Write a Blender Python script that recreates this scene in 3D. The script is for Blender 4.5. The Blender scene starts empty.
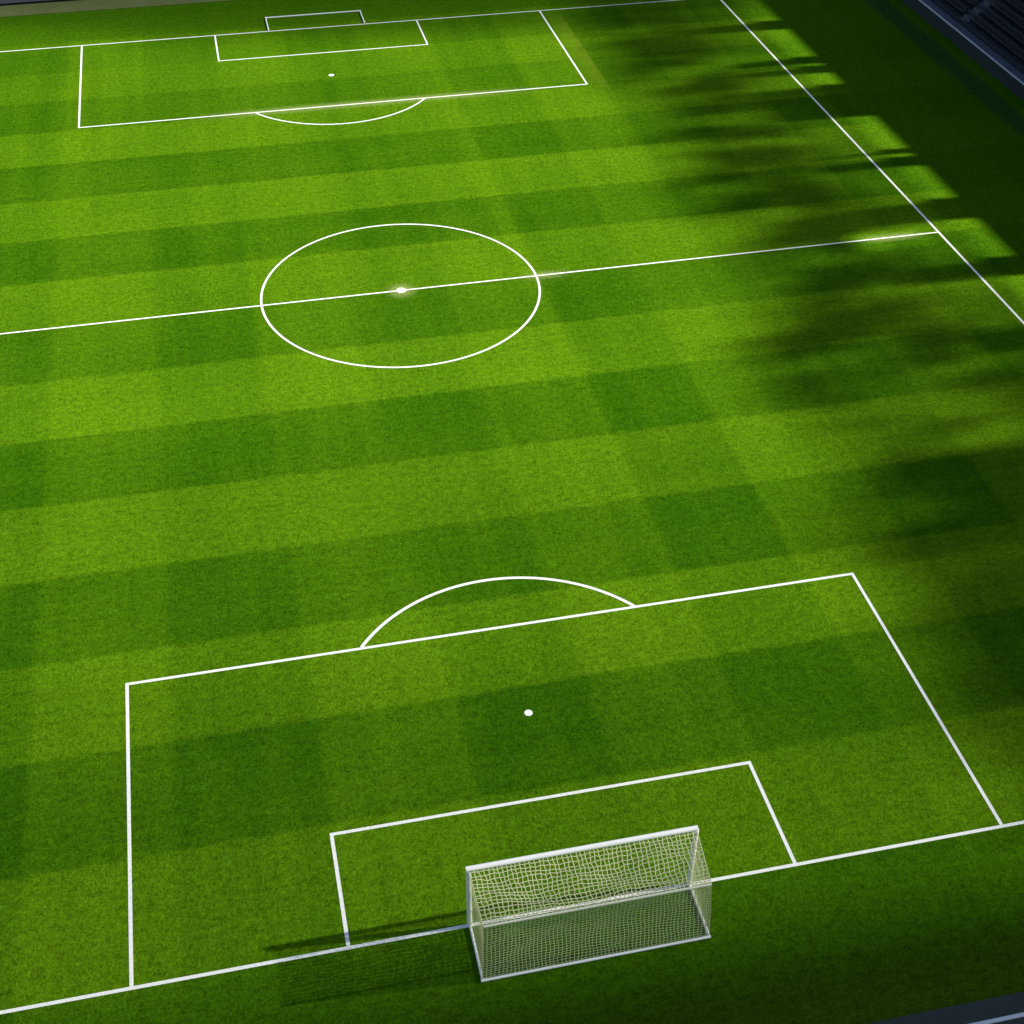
import bpy, bmesh, math, random
from mathutils import Vector, Matrix
random.seed(7)
S = bpy.context.scene
COL = S.collection
R = math.radians

# ------------------------------------------------------------------ figures of the place (metres)
HALF = 48.45; FAR = 95.95; TOUCH = 38.06; LW = 0.155
SUN_EL = 25.0; SUN_B = 0.08                      # sun nearly square to the touchline, a touch from behind the near goal
TAN = math.tan(R(SUN_EL))

# ------------------------------------------------------------------ helpers
def link(o, parent=None):
    COL.objects.link(o)
    if parent is not None: o.parent = parent
    return o
def empty(name, loc=(0, 0, 0)):
    o = bpy.data.objects.new(name, None); o.location = loc; o.empty_display_size = .3
    return link(o)
def tag(o, label=None, cat=None, group=None, kind=None):
    if label: o['label'] = label
    if cat: o['category'] = cat
    if group: o['group'] = group
    if kind: o['kind'] = kind
    return o
def obj(name, bm, mat, parent=None, smooth=False):
    me = bpy.data.meshes.new(name)
    bmesh.ops.recalc_face_normals(bm, faces=bm.faces[:])
    bm.to_mesh(me); bm.free()
    if smooth:
        for p in me.polygons: p.use_smooth = len(p.vertices) == 4
    me.materials.append(mat)
    return link(bpy.data.objects.new(name, me), parent)
def box(bm, x0, x1, y0, y1, z0, z1, bevel=0):
    t = bmesh.new()
    vs = [t.verts.new((x, y, z)) for x in (x0, x1) for y in (y0, y1) for z in (z0, z1)]
    for f in ((0, 1, 3, 2), (4, 6, 7, 5), (0, 4, 5, 1), (2, 3, 7, 6), (0, 2, 6, 4), (1, 5, 7, 3)):
        t.faces.new([vs[i] for i in f])
    if bevel: bmesh.ops.bevel(t, geom=t.edges[:], offset=bevel, segments=2, affect='EDGES', profile=.5)
    merge(bm, t)
    return bm
def merge(bm, t):
    me = bpy.data.meshes.new('t'); t.to_mesh(me); t.free(); bm.from_mesh(me); bpy.data.meshes.remove(me)
def quad(bm, pts):
    bm.faces.new([bm.verts.new(p) for p in pts]); return bm
def tube(bm, pts, r, seg=8, cap=True, thin=(1, 1, 1)):
    pts = [Vector(p) for p in pts]; rings = []
    for i, p in enumerate(pts):
        d = (pts[min(i + 1, len(pts) - 1)] - pts[max(i - 1, 0)]).normalized()
        up = Vector((0, 0, 1)) if abs(d.z) < .9 else Vector((0, 1, 0))
        a = d.cross(up).normalized(); b = d.cross(a).normalized()
        rings.append([bm.verts.new(p + Vector([q * k for q, k in zip(a * (r * math.cos(t)) + b * (r * math.sin(t)), thin)]))
                      for t in [2 * math.pi * (k + .5) / seg for k in range(seg)]])
    for A, B in zip(rings, rings[1:]):
        for k in range(seg):
            bm.faces.new((A[k], A[(k + 1) % seg], B[(k + 1) % seg], B[k]))
    if cap:
        for rg in (rings[0][::-1], rings[-1]):                  # caps on vertices of their own, so the barrel keeps its shading
            bm.faces.new([bm.verts.new(v.co) for v in rg])
    return bm

# ------------------------------------------------------------------ node helper
class NB:
    def __init__(self, name):
        self.m = bpy.data.materials.new(name); self.m.use_nodes = True
        self.t = self.m.node_tree; self.t.nodes.clear()
        self.out = self.t.nodes.new('ShaderNodeOutputMaterial')
        g = self.t.nodes.new('ShaderNodeNewGeometry'); self.pos = g.outputs['Position']
        s = self.t.nodes.new('ShaderNodeSeparateXYZ'); self.l(self.pos, s.inputs[0])
        self.X, self.Y, self.Z = s.outputs
    def l(self, a, b): self.t.links.new(a, b)
    def put(self, s, v):
        if isinstance(v, bpy.types.NodeSocket): self.l(v, s)
        else: s.default_value = v
    def mt(self, op, a, b=0., c=0., clamp=False):
        n = self.t.nodes.new('ShaderNodeMath'); n.operation = op; n.use_clamp = clamp
        for i, v in enumerate((a, b, c)): self.put(n.inputs[i], v)
        return n.outputs[0]
    def add(s, a, b): return s.mt('ADD', a, b)
    def sub(s, a, b): return s.mt('SUBTRACT', a, b)
    def mul(s, a, b): return s.mt('MULTIPLY', a, b)
    def step(self, v, a, b, o0=0., o1=1.):                      # smoothstep a..b -> o0..o1
        n = self.t.nodes.new('ShaderNodeMapRange'); n.interpolation_type = 'SMOOTHSTEP'
        for i, q in enumerate((v, a, b, o0, o1)): self.put(n.inputs[i], q)
        return n.outputs[0]
    def noise(self, sx, sy, sz=1., detail=2., rough=.5, off=0.):
        m = self.t.nodes.new('ShaderNodeMapping'); self.l(self.pos, m.inputs[0])
        m.inputs['Scale'].default_value = (sx, sy, sz); m.inputs['Location'].default_value = (off, off * .7, 0)
        n = self.t.nodes.new('ShaderNodeTexNoise'); self.l(m.outputs[0], n.inputs['Vector'])
        n.inputs['Scale'].default_value = 1; n.inputs['Detail'].default_value = detail; n.inputs['Roughness'].default_value = rough
        return n.outputs[0]
    def band(self, v, a, b, soft):                              # 1 inside a..b
        return self.mul(self.step(v, a - soft, a + soft), self.step(v, b - soft, b + soft, 1., 0.))
    def mix(self, f, a, b):
        n = self.t.nodes.new('ShaderNodeMix'); n.data_type = 'RGBA'; n.clamp_factor = True
        self.put(n.inputs[0], f)
        for i, v in ((6, a), (7, b)):
            if isinstance(v, bpy.types.NodeSocket): self.l(v, n.inputs[i])
            else: n.inputs[i].default_value = (*v, 1)
        return n.outputs[2]
    def scale(self, col, f):
        n = self.t.nodes.new('ShaderNodeVectorMath'); n.operation = 'SCALE'
        self.l(col, n.inputs[0]); self.put(n.inputs[3], f); return n.outputs[0]
    def bump(self, h, strength, dist):
        n = self.t.nodes.new('ShaderNodeBump'); self.l(h, n.inputs['Height'])
        n.inputs['Strength'].default_value = strength; n.inputs['Distance'].default_value = dist
        return n.outputs[0]
    def bsdf(self, col, rough=.8, spec=.3, normal=None, metal=0., **kw):
        n = self.t.nodes.new('ShaderNodeBsdfPrincipled')
        if isinstance(col, bpy.types.NodeSocket): self.l(col, n.inputs['Base Color'])
        else: n.inputs['Base Color'].default_value = (*col, 1)
        self.put(n.inputs['Roughness'], rough); n.inputs['Specular IOR Level'].default_value = spec
        n.inputs['Metallic'].default_value = metal
        if normal is not None: self.l(normal, n.inputs['Normal'])
        for k, v in kw.items():
            self.put(n.inputs[k.replace('_', ' ')], v)
        self.l(n.outputs[0], self.out.inputs[0]); self.b = n
        return self.m

def plain(name, col, rough=.6, spec=.4, metal=0., var=.25, sc=3., bump=.0):
    n = NB(name)
    f = n.add(n.mul(n.noise(sc, sc, sc, 4, .6), 2 * var), 1 - var)
    rgb = n.t.nodes.new('ShaderNodeRGB'); rgb.outputs[0].default_value = (*col, 1)
    nr = n.bump(n.noise(sc * 6, sc * 6, sc * 6, 3, .6), bump, .01) if bump else None
    return n.bsdf(n.scale(rgb.outputs[0], f), rough, spec, nr, metal)

# ------------------------------------------------------------------ turf
BRIGHT = (.093, .204, .0042); DARK = (.030, .102, .0020)
def turf():
    n = NB('mown_turf')
    wob = n.mul(n.sub(n.noise(1.6, 1.6, 1, 3, .6), .5), .42)
    yy = n.add(n.Y, wob)
    near = n.mul(yy, 1 / (HALF / 8)); far = n.add(n.mul(n.sub(yy, HALF), 8 / (FAR - HALF)), 8)
    t = n.mt('MINIMUM', near, n.mt('MAXIMUM', far, 8.))
    isfar = n.mt('GREATER_THAN', yy, HALF)
    t = n.add(n.mul(near, n.sub(1, isfar)), n.mul(far, isfar))
    A = n.mt('MINIMUM', n.mt('MAXIMUM', n.mul(n.mt('SINE', n.mul(t, math.pi)), 14.), -1.), 1.)
    xx = n.add(n.add(n.X, n.mul(n.sub(n.noise(1.6, 1.6, 1, 3, .6, 31), .5), .42)), 15.8)
    B = n.mul(n.mt('MINIMUM', n.mt('MAXIMUM', n.mul(n.mt('SINE', n.mul(xx, math.pi / 6.27)), 10.), -1.), 1.), -1.)
    amp = n.step(n.noise(.055, .045, 1, 1, .5, 5), .35, .65, .5, 1.25)          # the cross mowing shows more in places
    ampA = n.step(n.noise(.05, .06, 1, 1, .5, 17), .3, .7, .72, 1.12)
    fine = n.sub(n.noise(.62, .02, 1, 2, .5, 3), .5)                             # narrow wheel tracks up the pitch
    finex = n.sub(n.noise(.03, .7, 1, 2, .5, 9), .5)
    patch = n.sub(n.noise(.12, .12, 1, 3, .55, 12), .5)
    m = n.add(.5, n.mul(n.mul(A, ampA), n.step(n.Y, 70., 84., .27, .13)))
    m = n.add(m, n.mul(n.mul(B, amp), n.step(n.Y, 14., 40., .14, .10)))
    m = n.add(m, n.mul(fine, .55)); m = n.add(m, n.mul(finex, .28)); m = n.add(m, n.mul(patch, .55))
    inside = n.mul(n.band(n.X, -44., 41., 2.5), n.band(n.Y, -.6, FAR + 1., .6))    # the mower turns outside the lines
    m = n.add(n.mul(n.sub(m, .22), n.step(inside, 0., 1., .25, 1.)), .22)
    col = n.mix(m, DARK, BRIGHT)
    col = n.mix(n.band(n.X, 51.4, 53.4, .5), col, (.030, .082, .014))                 # sanded strip along the stand
    col = n.mix(n.mul(n.step(n.add(n.Y, n.mul(fine, 2.)), -6.2, -3.6, 1., 0.), .55), col, (.040, .058, .004))   # browner towards the paving
    # blades: clumps and grain
    g1 = n.noise(2.6, 2.6, 1, 3, .65, 2); g2 = n.noise(9., 9., 1, 3, .75, 4); g3 = n.noise(1.1, 3.2, 1, 3, .6, 8)
    g4 = n.noise(4.6, 4.6, 1, 2, .6, 71)
    grain = n.add(n.add(n.add(n.mul(n.sub(g1, .5), 1.0), n.mul(n.sub(g2, .5), 2.1)), n.mul(n.sub(g3, .5), .6)), n.mul(n.sub(g4, .5), .8))
    col = n.scale(col, n.mt('MAXIMUM', n.add(1., grain), .15))
    col = n.mix(n.step(n.noise(4., 4., 1, 2, .6, 44), .62, .80, 0., .12), col, (.13, .19, .008))   # yellowed tips
    # pale glow painted round some lines, and the worn strip beside the far box
    def glow(mask, amt): 
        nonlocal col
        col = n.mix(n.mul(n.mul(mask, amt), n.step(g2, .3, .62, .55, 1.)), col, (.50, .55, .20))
    def glow_line(yc, hw, x0, x1, sx, amt):
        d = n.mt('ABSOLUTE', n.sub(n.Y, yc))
        glow(n.mul(n.step(d, 0., hw, 1., 0.), n.band(n.X, x0, x1, sx)), amt)
    glow_line(78.53, .95, -9., 13., 5., .34)
    glow_line(HALF, .75, 32.8, 36.2, 1.2, .40)
    glow_line(HALF, .8, 8.9, 10.8, 1.2, .36)
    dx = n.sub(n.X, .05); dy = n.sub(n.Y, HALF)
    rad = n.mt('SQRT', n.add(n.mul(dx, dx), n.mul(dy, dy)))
    glow(n.step(rad, .1, 1.25, 1., 0.), .46)
    col = n.mix(n.mul(n.mul(n.step(n.X, 20.6, 22.2, .15, 1.), n.band(n.X, 20.9, 22.3, .12)), n.mul(n.band(n.Y, 78., 94., 2.), .30)), col, (.20, .28, .02))
    bh = n.add(n.mul(n.noise(7., 7., 1, 4, .8, 6), 1.), n.mul(g1, .6))
    nr = n.bump(bh, .55, .12)
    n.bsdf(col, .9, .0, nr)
    return n.m

def rough_grass():
    n = NB('rough_grass')
    g = n.noise(3, 3, 1, 4, .7); c = n.mix(g, (.02, .05, .004), (.06, .10, .01))
    return n.bsdf(c, .8, .1, n.bump(n.noise(6, 6, 1, 3, .7), .5, .1))

def paint():
    n = NB('line_paint')
    g = n.noise(8, 8, 1, 3, .75, 3)
    c = n.mix(n.step(g, .52, .76, 0., .55), (.88, .89, .85), (.28, .38, .11))
    return n.bsdf(c, .7, .2, n.bump(n.noise(9, 9, 1, 3, .7, 6), .35, .05))

M = dict(
    turf=turf(), paint=paint(), rough=rough_grass(),
    post=plain('white_enamel', (.94, .94, .93), .35, .5, 0, .06, 2),
    path=plain('pale_sand_path', (.112, .138, .046), .9, .1, 0, .25, .6, .3),
    steps=plain('worn_step_concrete', (.085, .095, .12), .85, .3, 0, .3, 2., .3),
    rope=plain('cream_rope', (.74, .74, .56), .7, .3, 0, .08, 4),
    paving=plain('blue_grey_paving', (.038, .050, .047), .8, .3, 0, .25, 1.2, .3),
    wall=plain('dark_painted_wall', (.018, .029, .036), .6, .4, 0, .3, 1.5),
    cap=plain('pale_coping', (.58, .60, .66), .5, .4, 0, .1, 2),
    walk=plain('grey_concrete', (.12, .135, .17), .8, .3, 0, .25, 1.2, .3),
    tier=plain('dark_concrete', (.028, .030, .044), .85, .3, 0, .3, 1.2, .3),
    seat=plain('navy_seat_plastic', (.020, .021, .036), .4, .5, 0, .35, 1.4),
    steel=plain('galvanised_rail', (.66, .68, .76), .4, .5, .2, .1, 3),
    cladding=plain('grey_cladding', (.16, .17, .18), .6, .4, 0, .15, .4),
    board=plain('grey_hoarding', (.15, .16, .19), .7, .3, 0, .2, .5),
    kick=plain('black_plinth', (.012, .012, .015), .8, .2, 0, .2, 1),
)

def cord():
    n = NB('cream_net_cord')
    m = n.bsdf((.74, .75, .50), .8, .2)
    t = n.t.nodes.new('ShaderNodeBsdfTranslucent'); t.inputs[0].default_value = (.90, .90, .60, 1)
    x = n.t.nodes.new('ShaderNodeMixShader'); x.inputs[0].default_value = .45
    n.l(n.b.outputs[0], x.inputs[1]); n.l(t.outputs[0], x.inputs[2]); n.l(x.outputs[0], n.out.inputs[0])
    return m
M['net'] = cord()

# unseen stand roof sheets: opacity shaped to cast shade streaks, clear towards the front edge
def shade_roof_mat():
    n = NB('streak_shade_sheet')
    shift = ROOF_Z / TAN
    xs = n.sub(n.X, shift); ys = n.add(n.Y, SUN_B * shift)      # where this bit of sheet throws its shade
    # broad shade streaks put into the opacity, drawn out along the fall of the roof
    a = n.noise(.065, .22, 1, 2, .5, 4); b = n.noise(.085, .40, 1, 2, .5, 21); c = n.noise(.09, .10, 1, 1, .5, 40)
    blot = n.add(n.add(n.mul(a, .6), n.mul(b, .32)), n.mul(c, .25))
    edge = n.add(xs, n.add(n.mul(n.sub(n.noise(.02, .22, 1, 2, .5, 60), .5), 11.), n.mul(n.sub(n.noise(.02, .09, 1, 1, .5, 66), .5), 6.)))
    lowy = n.step(ys, 12., 54., 1., 0.)
    front = n.step(n.add(edge, n.mul(lowy, 4.)), 18.5, 27.)
    shade_streak = n.step(blot, .43, .66, .48, .97)
    shade_streak = n.mt('MAXIMUM', shade_streak, n.mul(lowy, n.step(blot, .40, .64, .5, .97)))
    shade_streak = n.mul(shade_streak, n.sub(1, n.mul(n.step(xs, 31., 38.5, 0., .45), n.sub(1, lowy))))
    shade_streak = n.mul(shade_streak, n.sub(1, n.mul(n.band(ys, 46.9, 49.3, .5), n.band(xs, 31.8, 37.5, 1.))))     # clear gap added so sun reaches the halfway line
    shade_band = n.mul(0., xs)
    for (y0, y1) in PIERS:
        shade_band = n.mt('MAXIMUM', shade_band, n.band(ys, y0, y1, .55))
    shade_band = n.mul(shade_band, n.step(n.add(xs, n.mul(n.sub(a, .5), 14.)), 25., 34.))
    rear = n.band(xs, 36.5, 45., .5)
    o = n.mt('MAXIMUM', n.mul(shade_streak, front), n.mul(n.mul(shade_band, .95), 1.))
    o = n.mt('MAXIMUM', o, n.mul(n.step(xs, 33., 38.8), .10), clamp=True)
    d = n.t.nodes.new('ShaderNodeBsdfDiffuse'); d.inputs[0].default_value = (.10, .11, .11, 1)
    tr = n.t.nodes.new('ShaderNodeBsdfTransparent')
    mx = n.t.nodes.new('ShaderNodeMixShader'); n.put(mx.inputs[0], o)
    n.l(tr.outputs[0], mx.inputs[1]); n.l(d.outputs[0], mx.inputs[2]); n.l(mx.outputs[0], n.out.inputs[0])
    return n.m

# ------------------------------------------------------------------ the setting
g = bmesh.new(); quad(g, [(-900, -900, -.35), (900, -900, -.35), (900, 900, -.35), (-900, 900, -.35)])
tag(obj('ground', g, M['rough']), kind='structure')
p = bmesh.new()
quad(p, [(-52, -7.3, 0), (54.8, -7.3, 0), (54.8, 104.5, 0), (-52, 104.5, 0)])
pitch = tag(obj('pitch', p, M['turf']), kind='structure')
p = bmesh.new(); box(p, -60, 54.8, 104.5, 107.42, -.3, .03)
tag(obj('path', p, M['path']), kind='structure')
p = bmesh.new(); box(p, -52, 54.8, -10.2, -7.3, -.3, .05)
tag(obj('pavement', p, M['paving']), kind='structure')

ZL = .008
def rect(bm, x0, x1, y0, y1, z=ZL): quad(bm, [(x0, y0, z), (x1, y0, z), (x1, y1, z), (x0, y1, z)])
def ribbon(pts, w=LW, z=ZL):
    """a mitred painted line through pts"""
    bm = bmesh.new(); P = [Vector((a, b)) for a, b in pts]; L = []
    for i, q in enumerate(P):
        d0 = (q - P[i - 1]).normalized() if i else (P[1] - q).normalized()
        d1 = (P[i + 1] - q).normalized() if i < len(P) - 1 else d0
        n0 = Vector((-d0.y, d0.x)); n1 = Vector((-d1.y, d1.x)); m = (n0 + n1).normalized()
        k = (w / 2) / max(.3, m.dot(n0))
        L.append((bm.verts.new((*(q + m * k), z)), bm.verts.new((*(q - m * k), z))))
    for a, b in zip(L, L[1:]): bm.faces.new((a[0], a[1], b[1], b[0]))
    return bm
def mark(name, bm): return obj(name, bm, M['paint'], pitch)
h = LW / 2
mark('goal_line', ribbon([(-TOUCH + h, 0), (TOUCH - h, 0)]))
mark('goal_line', ribbon([(-TOUCH + h, FAR), (TOUCH - h, FAR)], .135))
mark('touchline', ribbon([(TOUCH, -h), (TOUCH, FAR + h)], .17))
mark('touchline', ribbon([(-TOUCH, -h), (-TOUCH, FAR + h)], .26))
mark('halfway_line', ribbon([(-TOUCH + h, HALF), (TOUCH - h, HALF)], .135))
def arc(cx, cy, r, a0, a1, n=96): return [(cx + r * math.cos(a0 + (a1 - a0) * i / n), cy + r * math.sin(a0 + (a1 - a0) * i / n)) for i in range(n + 1)]
def ring(cx, cy, r, w, z):
    bm = bmesh.new(); n = 160
    A = [[bm.verts.new((cx + q * math.cos(2 * math.pi * i / n), cy + q * math.sin(2 * math.pi * i / n), z)) for i in range(n)] for q in (r - w / 2, r + w / 2)]
    for i in range(n): bm.faces.new((A[0][i], A[1][i], A[1][(i + 1) % n], A[0][(i + 1) % n]))
    return bm
mark('centre_circle', ring(.05, HALF, 9.08, .145, ZL + .004))
def disc(cx, cy, r, z, sy=1.):
    bm = bmesh.new(); bm.faces.new([bm.verts.new((cx + r * math.cos(2 * math.pi * i / 28), cy + sy * r * math.sin(2 * math.pi * i / 28), z)) for i in range(28)]); return bm
mark('centre_spot', disc(.05, HALF, .33, ZL + .008))
mark('penalty_spot', disc(-.12, 10.42, .19, ZL)); mark('penalty_spot', disc(-.18, FAR - 11.1, .24, ZL))
NP = 35.68 / 2; FP = 41.48 / 2
mark('penalty_area_line', ribbon([(-NP, h), (-NP, 16.08), (NP + .12, 16.16), (NP, h)]))
mark('penalty_area_line', ribbon([(-FP - .18, FAR - h), (-FP - .18, FAR - 17.42), (FP - .18, FAR - 17.42), (FP - .18, FAR - h)], .145))
mark('goal_area_line', ribbon([(-.49 - 9.15, h), (-.49 - 9.15, 5.53), (-.49 + 9.15, 5.53), (-.49 + 9.15, h)]))
mark('goal_area_line', ribbon([(-.18 - 9.14, FAR - h), (-.18 - 9.14, FAR - 6.02), (-.18 + 9.14, FAR - 6.02), (-.18 + 9.14, FAR - h)], .135))
def pen_arc(cx, cy, r, yl, up):
    a = math.asin((yl - cy) / r)
    return arc(cx, cy, r, a, math.pi - a, 60) if up else arc(cx, cy, r, a, -math.pi - a, 60)
mark('penalty_arc', ribbon(pen_arc(-.2, 11.2, 8.38, 16.1 + h, True), .17, ZL + .004))
mark('penalty_arc', ribbon(pen_arc(-.17, 83.5, 8.56, FAR - 17.42 - h, False), .15, ZL + .004))

# ------------------------------------------------------------------ the near goal (box shape, full net)
GX, GW, GH, GD = -.38, 8.98, 3.60, 2.53
goal = tag(empty('football_goal', (GX, 0, 0)), 'large white box goal with full cream netting, standing on the near goal line', 'goal', 'goals at the two ends of the pitch')
w = GW / 2
b = bmesh.new(); tube(b, [(-w - .10, 0, GH), (w + .04, 0, GH)], .105, 16); obj('crossbar', b, M['post'], goal, True)
for s in (-1, 1):
    b = bmesh.new(); tube(b, [(s * w, 0, -.05), (s * w, 0, GH - .10)], .105, 16); obj('post', b, M['post'], goal, True)
    b = bmesh.new(); tube(b, [(s * w, -.1, .07), (s * w, -GD, .07)], .055, 10); obj('side_bar', b, M['post'], goal, True)
b = bmesh.new(); tube(b, [(-w - .065, -GD, .07), (w + .055, -GD, .07)], .058, 10); obj('back_bar', b, M['post'], goal, True)
b = bmesh.new(); tube(b, [(-w + .06, -GD, GH - .10), (w - .24, -GD, GH - .10)], .05, 8); obj('top_rope', b, M['rope'], goal, True)

def net(name, f, nu, nv, r, jit, thin=(1, 1, 1)):
    """cords along u and v over the surface f(u,v)"""
    bm = bmesh.new(); rnd = random.Random(nu * 31 + nv)
    ju = [[(rnd.uniform(-jit, jit), rnd.uniform(-jit, jit)) for _ in range(nv + 1)] for _ in range(nu + 1)]
    P = [[f((i + (ju[i][j][0] if 0 < i < nu else 0)) / nu, (j + (ju[i][j][1] if 0 < j < nv else 0)) / nv) for j in range(nv + 1)] for i in range(nu + 1)]
    for i in range(1, nu):                                       # slack drifts through the mesh in slow swirls
        for j in range(1, nv):
            k = min(i, nu - i, j, nv - j, 4) / 4 * r * 2.1
            a = P[i][j]
            P[i][j] = (a[0] + k * math.sin(.33 * i + .9 * math.sin(.5 * j)) * (0 if name == 'side_net' else 1), a[1] + (k * math.sin(.27 * i - .6 * j) if name != 'back_net' else 0), a[2] + k * .8 * math.cos(.41 * i + .5 * j))
    for i in range(nu + 1): tube(bm, P[i], r, 4, False, thin)
    for j in range(nv + 1): tube(bm, [P[i][j] for i in range(nu + 1)], r, 4, False, thin)
    return obj(name, bm, M['net'], goal)
def sag(u, v): return math.sin(math.pi * u) * math.sin(math.pi * v)
def wx(u, v): return (-w + .06 * v) + (2 * w - .30 * v) * u            # the frame narrows a little towards its top bar
net('roof_net', lambda u, v: (wx(u, v), -GD * v, GH - .05 - .05 * v - .34 * math.sin(math.pi * v) * math.sin(math.pi * u)), 50, 15, .026, .22, (1, 1, .12))
net('back_net', lambda u, v: (wx(u, 1 - v), -GD + .16 * sag(u, v), (GH - .10) * (1 - v) + .08 * v), 58, 23, .0180, .10, (1, .2, 1))
for s in (-1, 1):
    k = .06 if s < 0 else .24
    net('side_net', lambda u, v: (s * (w - k * u * v - .18 * sag(u, v)), -GD * u, .08 + (GH - .14 - .05 * u - .30 * math.sin(math.pi * u)) * v), 18 if s < 0 else 16, 26 if s < 0 else 23, .0052, .08)

# ------------------------------------------------------------------ the far goal frame, tipped back on the grass behind its line
fg = tag(empty('football_goal', (-.17, FAR + .15, 0)), 'small bare white goal frame without netting, behind the far goal line', 'goal', 'goals at the two ends of the pitch')
fw = 4.36
for s in (-1, 1):
    b = bmesh.new(); tube(b, [(s * fw, 0, .035), (s * fw, 3.15, .035)], .06, 10); obj('post', b, M['post'], fg, True)
b = bmesh.new(); tube(b, [(-fw - .06, 3.15, .035), (fw + .06, 3.15, .035)], .068, 10); obj('crossbar', b, M['post'], fg, True)

# ------------------------------------------------------------------ the stand along the right touchline
ROOF_Z = (76.0 - 39.3) * TAN; X0, X1 = 54.8, 76.0; YA, YB = -4.0, 97.0
WALL_TOP = (X1 - 41.65) * TAN
PIERS = [(-3.9, -1.2), (6.6, 9.6), (15.6, 18.6), (24.4, 27.3), (33.0, 36.0), (41.7, 44.3), (49.8, 53.1), (58.4, 60.1), (60.55, 61.5), (67.6, 74.2), (76.6, 78.25), (78.7, 80.3), (86.8, 89.0)]
stand = tag(empty('grandstand', (X0, 0, 0)), 'dark covered grandstand with a white-capped front wall at the top right corner', 'grandstand')
def sp(name, bm, mat, par=None): 
    o = obj(name, bm, mat, par or stand)
    if par is None: o.matrix_parent_inverse = Matrix.Translation((-X0, 0, 0))
    return o
b = bmesh.new(); box(b, X0, X0 + .18, YA, YB, -.3, 1.16); wall = sp('front_wall', b, M['wall'])
b = bmesh.new(); box(b, X0 - .03, X0 + .15, YA, YB, 1.163, 1.23, .02); c = sp('coping', b, M['cap'], wall); c.matrix_parent_inverse = wall.matrix_world.inverted() if False else Matrix.Translation((-X0, 0, 0)) @ Matrix.Translation((X0, 0, 0)); 
b = bmesh.new(); box(b, X0 + .18, 56.15, YA, YB, -.3, .95); sp('walkway', b, M['walk'])
ROWP = .82; NROW = 24; RISE = (WALL_TOP - 1.6) / NROW
AISLES = [82.3 - 14.2 * k for k in range(7)] 
b = bmesh.new()
for r in range(NROW):
    box(b, 56.153 + ROWP * r, 56.15 + ROWP * (r + 1), YA, YB, -.3, 1.0 + RISE * (r + .6))
sp('terrace', b, M['tier'])
for ya in AISLES:
    b = bmesh.new()
    for r in range(NROW):
        z = 1.0 + RISE * (r + .6)
        box(b, 56.16 + ROWP * r + .42, 56.15 + ROWP * (r + 1) - .01, ya - .55, ya + .55, z - .02, z + RISE * .5)
        box(b, 56.16 + ROWP * r + .01, 56.16 + ROWP * r + .42, ya - .55, ya + .55, z - .02, z + .012)
    sp('aisle_steps', b, M['steps'])
b = bmesh.new(); box(b, X1 - .1, X1 + .4, YA, YB, -.3, WALL_TOP); sp('rear_wall', b, M['cladding'])
for (y0, y1) in PIERS:
    s = SUN_B * 34.4
    b = bmesh.new(); box(b, X1 - .05, X1 + .3, y0 - s, y1 - s, WALL_TOP + .002, ROOF_Z - .003); sp('pier', b, M['cladding'])
b = bmesh.new(); n_ = 1
quad(b, [(50.5, YA, ROOF_Z), (X1 + .2, YA, ROOF_Z), (X1 + .2, YB, ROOF_Z), (50.5, YB, ROOF_Z)])
sp('unseen_shade_roof', b, shade_roof_mat())  # out of view; its opacity is shaped to throw shade streaks on the pitch

# seats: one folding chair, copied
def seat_mesh():
    b = bmesh.new()
    box(b, -.20, .16, -.21, .21, .40, .46, .02)
    box(b, .17, .22, -.21, .21, .44, .80, .02)
    box(b, -.02, .12, -.035, .035, .0, .40)
    return b
proto = obj('stadium_seat', seat_mesh(), M['seat'])
me = proto.data
ordn = ['front', 'second', 'third', 'fourth', 'fifth', 'sixth', 'seventh', 'eighth', 'ninth', 'tenth', 'eleventh', 'twelfth', 'thirteenth', 'fourteenth']

# camera first, so that only the seats in view are made one by one
cam = bpy.data.cameras.new('camera'); co = link(bpy.data.objects.new('camera', cam)); S.camera = co
cam.sensor_width = 36; cam.lens = 1420.41 * 36 / 1024; cam.clip_start = .5; cam.clip_end = 3000
co.location = (-10.4649, -32.3004, 47.8115); co.rotation_euler = (R(50.636), R(-.204), R(-12.416))
S.render.resolution_x = S.render.resolution_y = 1024
bpy.context.view_layer.update()
from bpy_extras.object_utils import world_to_camera_view
first = True; rest = []; count = 0
for r in range(NROW):
    z = 1.0 + RISE * (r + .6); x = 56.15 + ROWP * r + .55
    for k in range(int((YB - YA) / .52)):
        y = YA + .4 + .52 * k
        if any(abs(y - a) < .84 for a in AISLES): continue
        q = world_to_camera_view(S, co, Vector((x, y, z + .6)))
        if -.002 < q.x < 1.003 and -.002 < q.y < 1.003 and count < 300:
            o = proto if first else proto.copy()
            if not first: COL.objects.link(o)
            first = False; count += 1
            o.location = (x, y, z); o.rotation_euler.z = random.uniform(-.03, .03)
            side = 'beyond' if y > 82.3 else 'in front of'
            tag(o, 'navy seat in the %s row of the shaded stand, %s the aisle steps' % (ordn[r], side), 'seat', 'seats in the rows of the grandstand')
        elif r < 22 and y > 45: rest.append((x, y, z))
b = bmesh.new()
for (x, y, z) in rest:
    box(b, x - .20, x + .16, y - .21, y + .21, z + .40, z + .46); box(b, x + .17, x + .22, y - .21, y + .21, z + .44, z + .80)
tag(obj('seat_rows', b, M['seat']), 'further rows of dark navy seats higher in the stand', 'seats', kind='stuff')
print('SEATS', count, len(rest))

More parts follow.
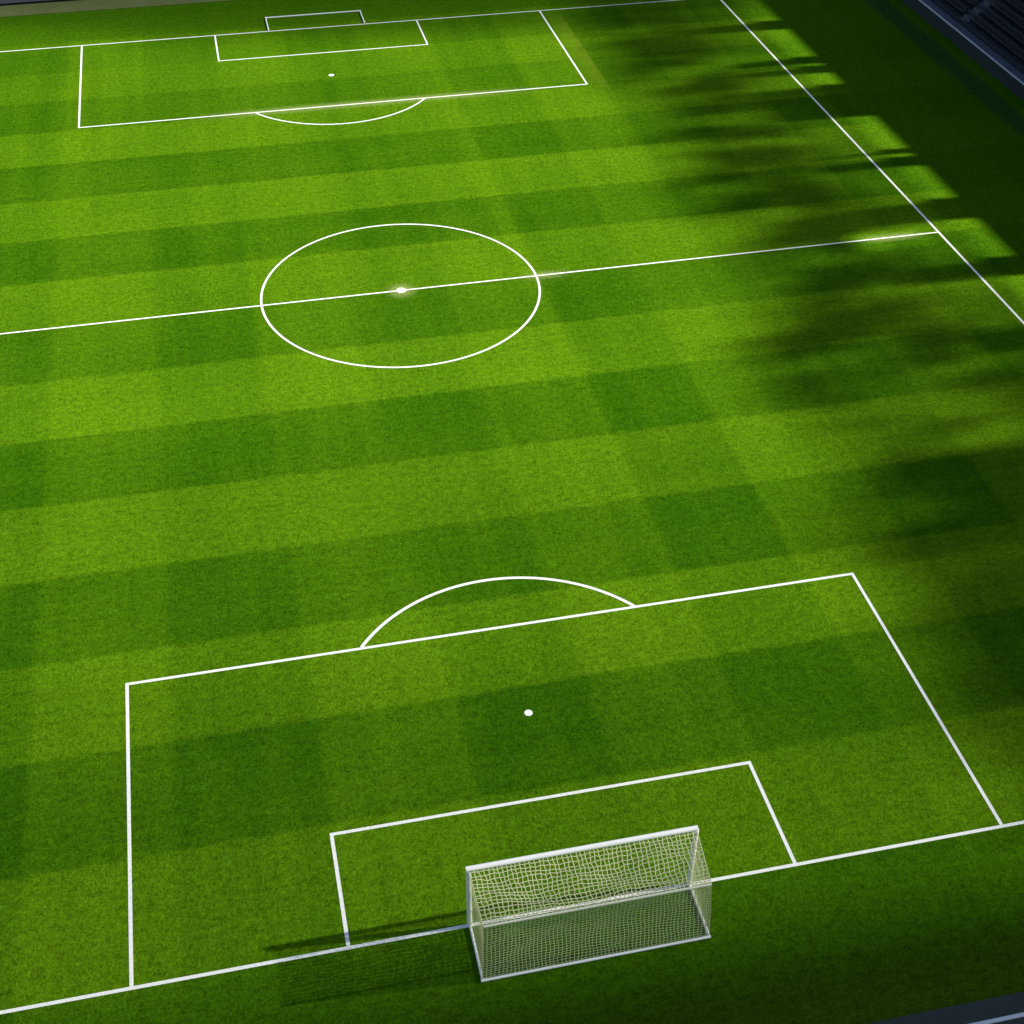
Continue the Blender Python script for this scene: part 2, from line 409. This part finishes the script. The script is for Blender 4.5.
# ------------------------------------------------------------------ hoarding beyond the far path, top left corner
hb = tag(empty('hoarding', (-40, 107.5, 0)), 'dark grey hoarding behind the pale path at the top left corner', 'hoarding')
b = bmesh.new(); box(b, -20, 20.2, 0, .25, -.3, .2); obj('plinth', b, M['kick'], hb)
b = bmesh.new(); box(b, -20, 20.2, -.02, .2, .203, 1.7); obj('panel', b, M['board'], hb)

# ------------------------------------------------------------------ handrail in front of the near seats, bottom right corner
hr = tag(empty('handrail', (14, -8.66, .06)), 'pale metal handrail on the dark paving at the bottom right corner', 'handrail')
b = bmesh.new(); tube(b, [(-14, 0, .94), (20, 0, .94)], .08, 12); obj('rail', b, M['steel'], hr, True)
for k in range(9):
    b = bmesh.new(); tube(b, [(-13.6 + 1.75 * k * 2.2, 0, 0), (-13.6 + 1.75 * k * 2.2, 0, .90)], .035, 8); obj('post', b, M['steel'], hr, True)

# ------------------------------------------------------------------ unseen clouds added towards the sun, to dim both ends of the pitch
sdir = Vector((1, -SUN_B, TAN)).normalized()               # towards the sun
def shade_cloud(at, dist, ry, rp, depth, dens):
    t = bmesh.new(); bmesh.ops.create_icosphere(t, subdivisions=5, radius=1)
    fr = Matrix((sdir, sdir.cross(Vector((0, 0, 1))).normalized() * -1, sdir.cross(sdir.cross(Vector((0, 0, 1)))).normalized() * -1)).transposed()
    for v in t.verts: v.co = fr @ Vector((v.co.x * depth, v.co.y * ry, v.co.z * rp))
    m = bpy.data.materials.new('shade_cloud_vapour'); m.use_nodes = True; nt = m.node_tree; nt.nodes.clear()
    o = nt.nodes.new('ShaderNodeOutputMaterial'); v = nt.nodes.new('ShaderNodeVolumePrincipled')
    v.inputs['Color'].default_value = (.8, .8, .8, 1); v.inputs['Density'].default_value = dens
    nt.links.new(v.outputs[0], o.inputs['Volume'])
    c = obj('shade_cloud', t, m); c.location = Vector(at) + sdir * dist
    return tag(c, kind='structure')
shade_cloud((-12, -26, 0), 620, 42, 70, 60, .0046)
shade_cloud((-8, -30, 0), 700, 65, 80, 60, .0040)
shade_cloud((32, -21.4, 0), 330, 18, 40, 40, .12)
shade_cloud((20, 110.8, 0), 420, 20.5, 29, 30, .030)

# ------------------------------------------------------------------ light
W = bpy.data.worlds.new('World'); S.world = W; W.use_nodes = True
nt = W.node_tree; bg = nt.nodes['Background']
sk = nt.nodes.new('ShaderNodeTexSky'); sk.sky_type = 'NISHITA'; sk.sun_disc = False
sk.sun_elevation = R(SUN_EL); sk.sun_rotation = math.atan2(sdir.x, sdir.y)
nt.links.new(sk.outputs[0], bg.inputs[0]); bg.inputs[1].default_value = .05
L = bpy.data.lights.new('sun', 'SUN'); L.energy = 5.; L.angle = R(.8); L.color = (1., .95, .82)
lo = link(bpy.data.objects.new('sun', L)); lo.location = (60, 0, 60)
lo.rotation_euler = sdir.to_track_quat('Z', 'Y').to_euler()
S.view_settings.view_transform = 'Standard'; S.view_settings.look = 'None'
S.view_settings.exposure = 1.27; S.view_settings.gamma = 1
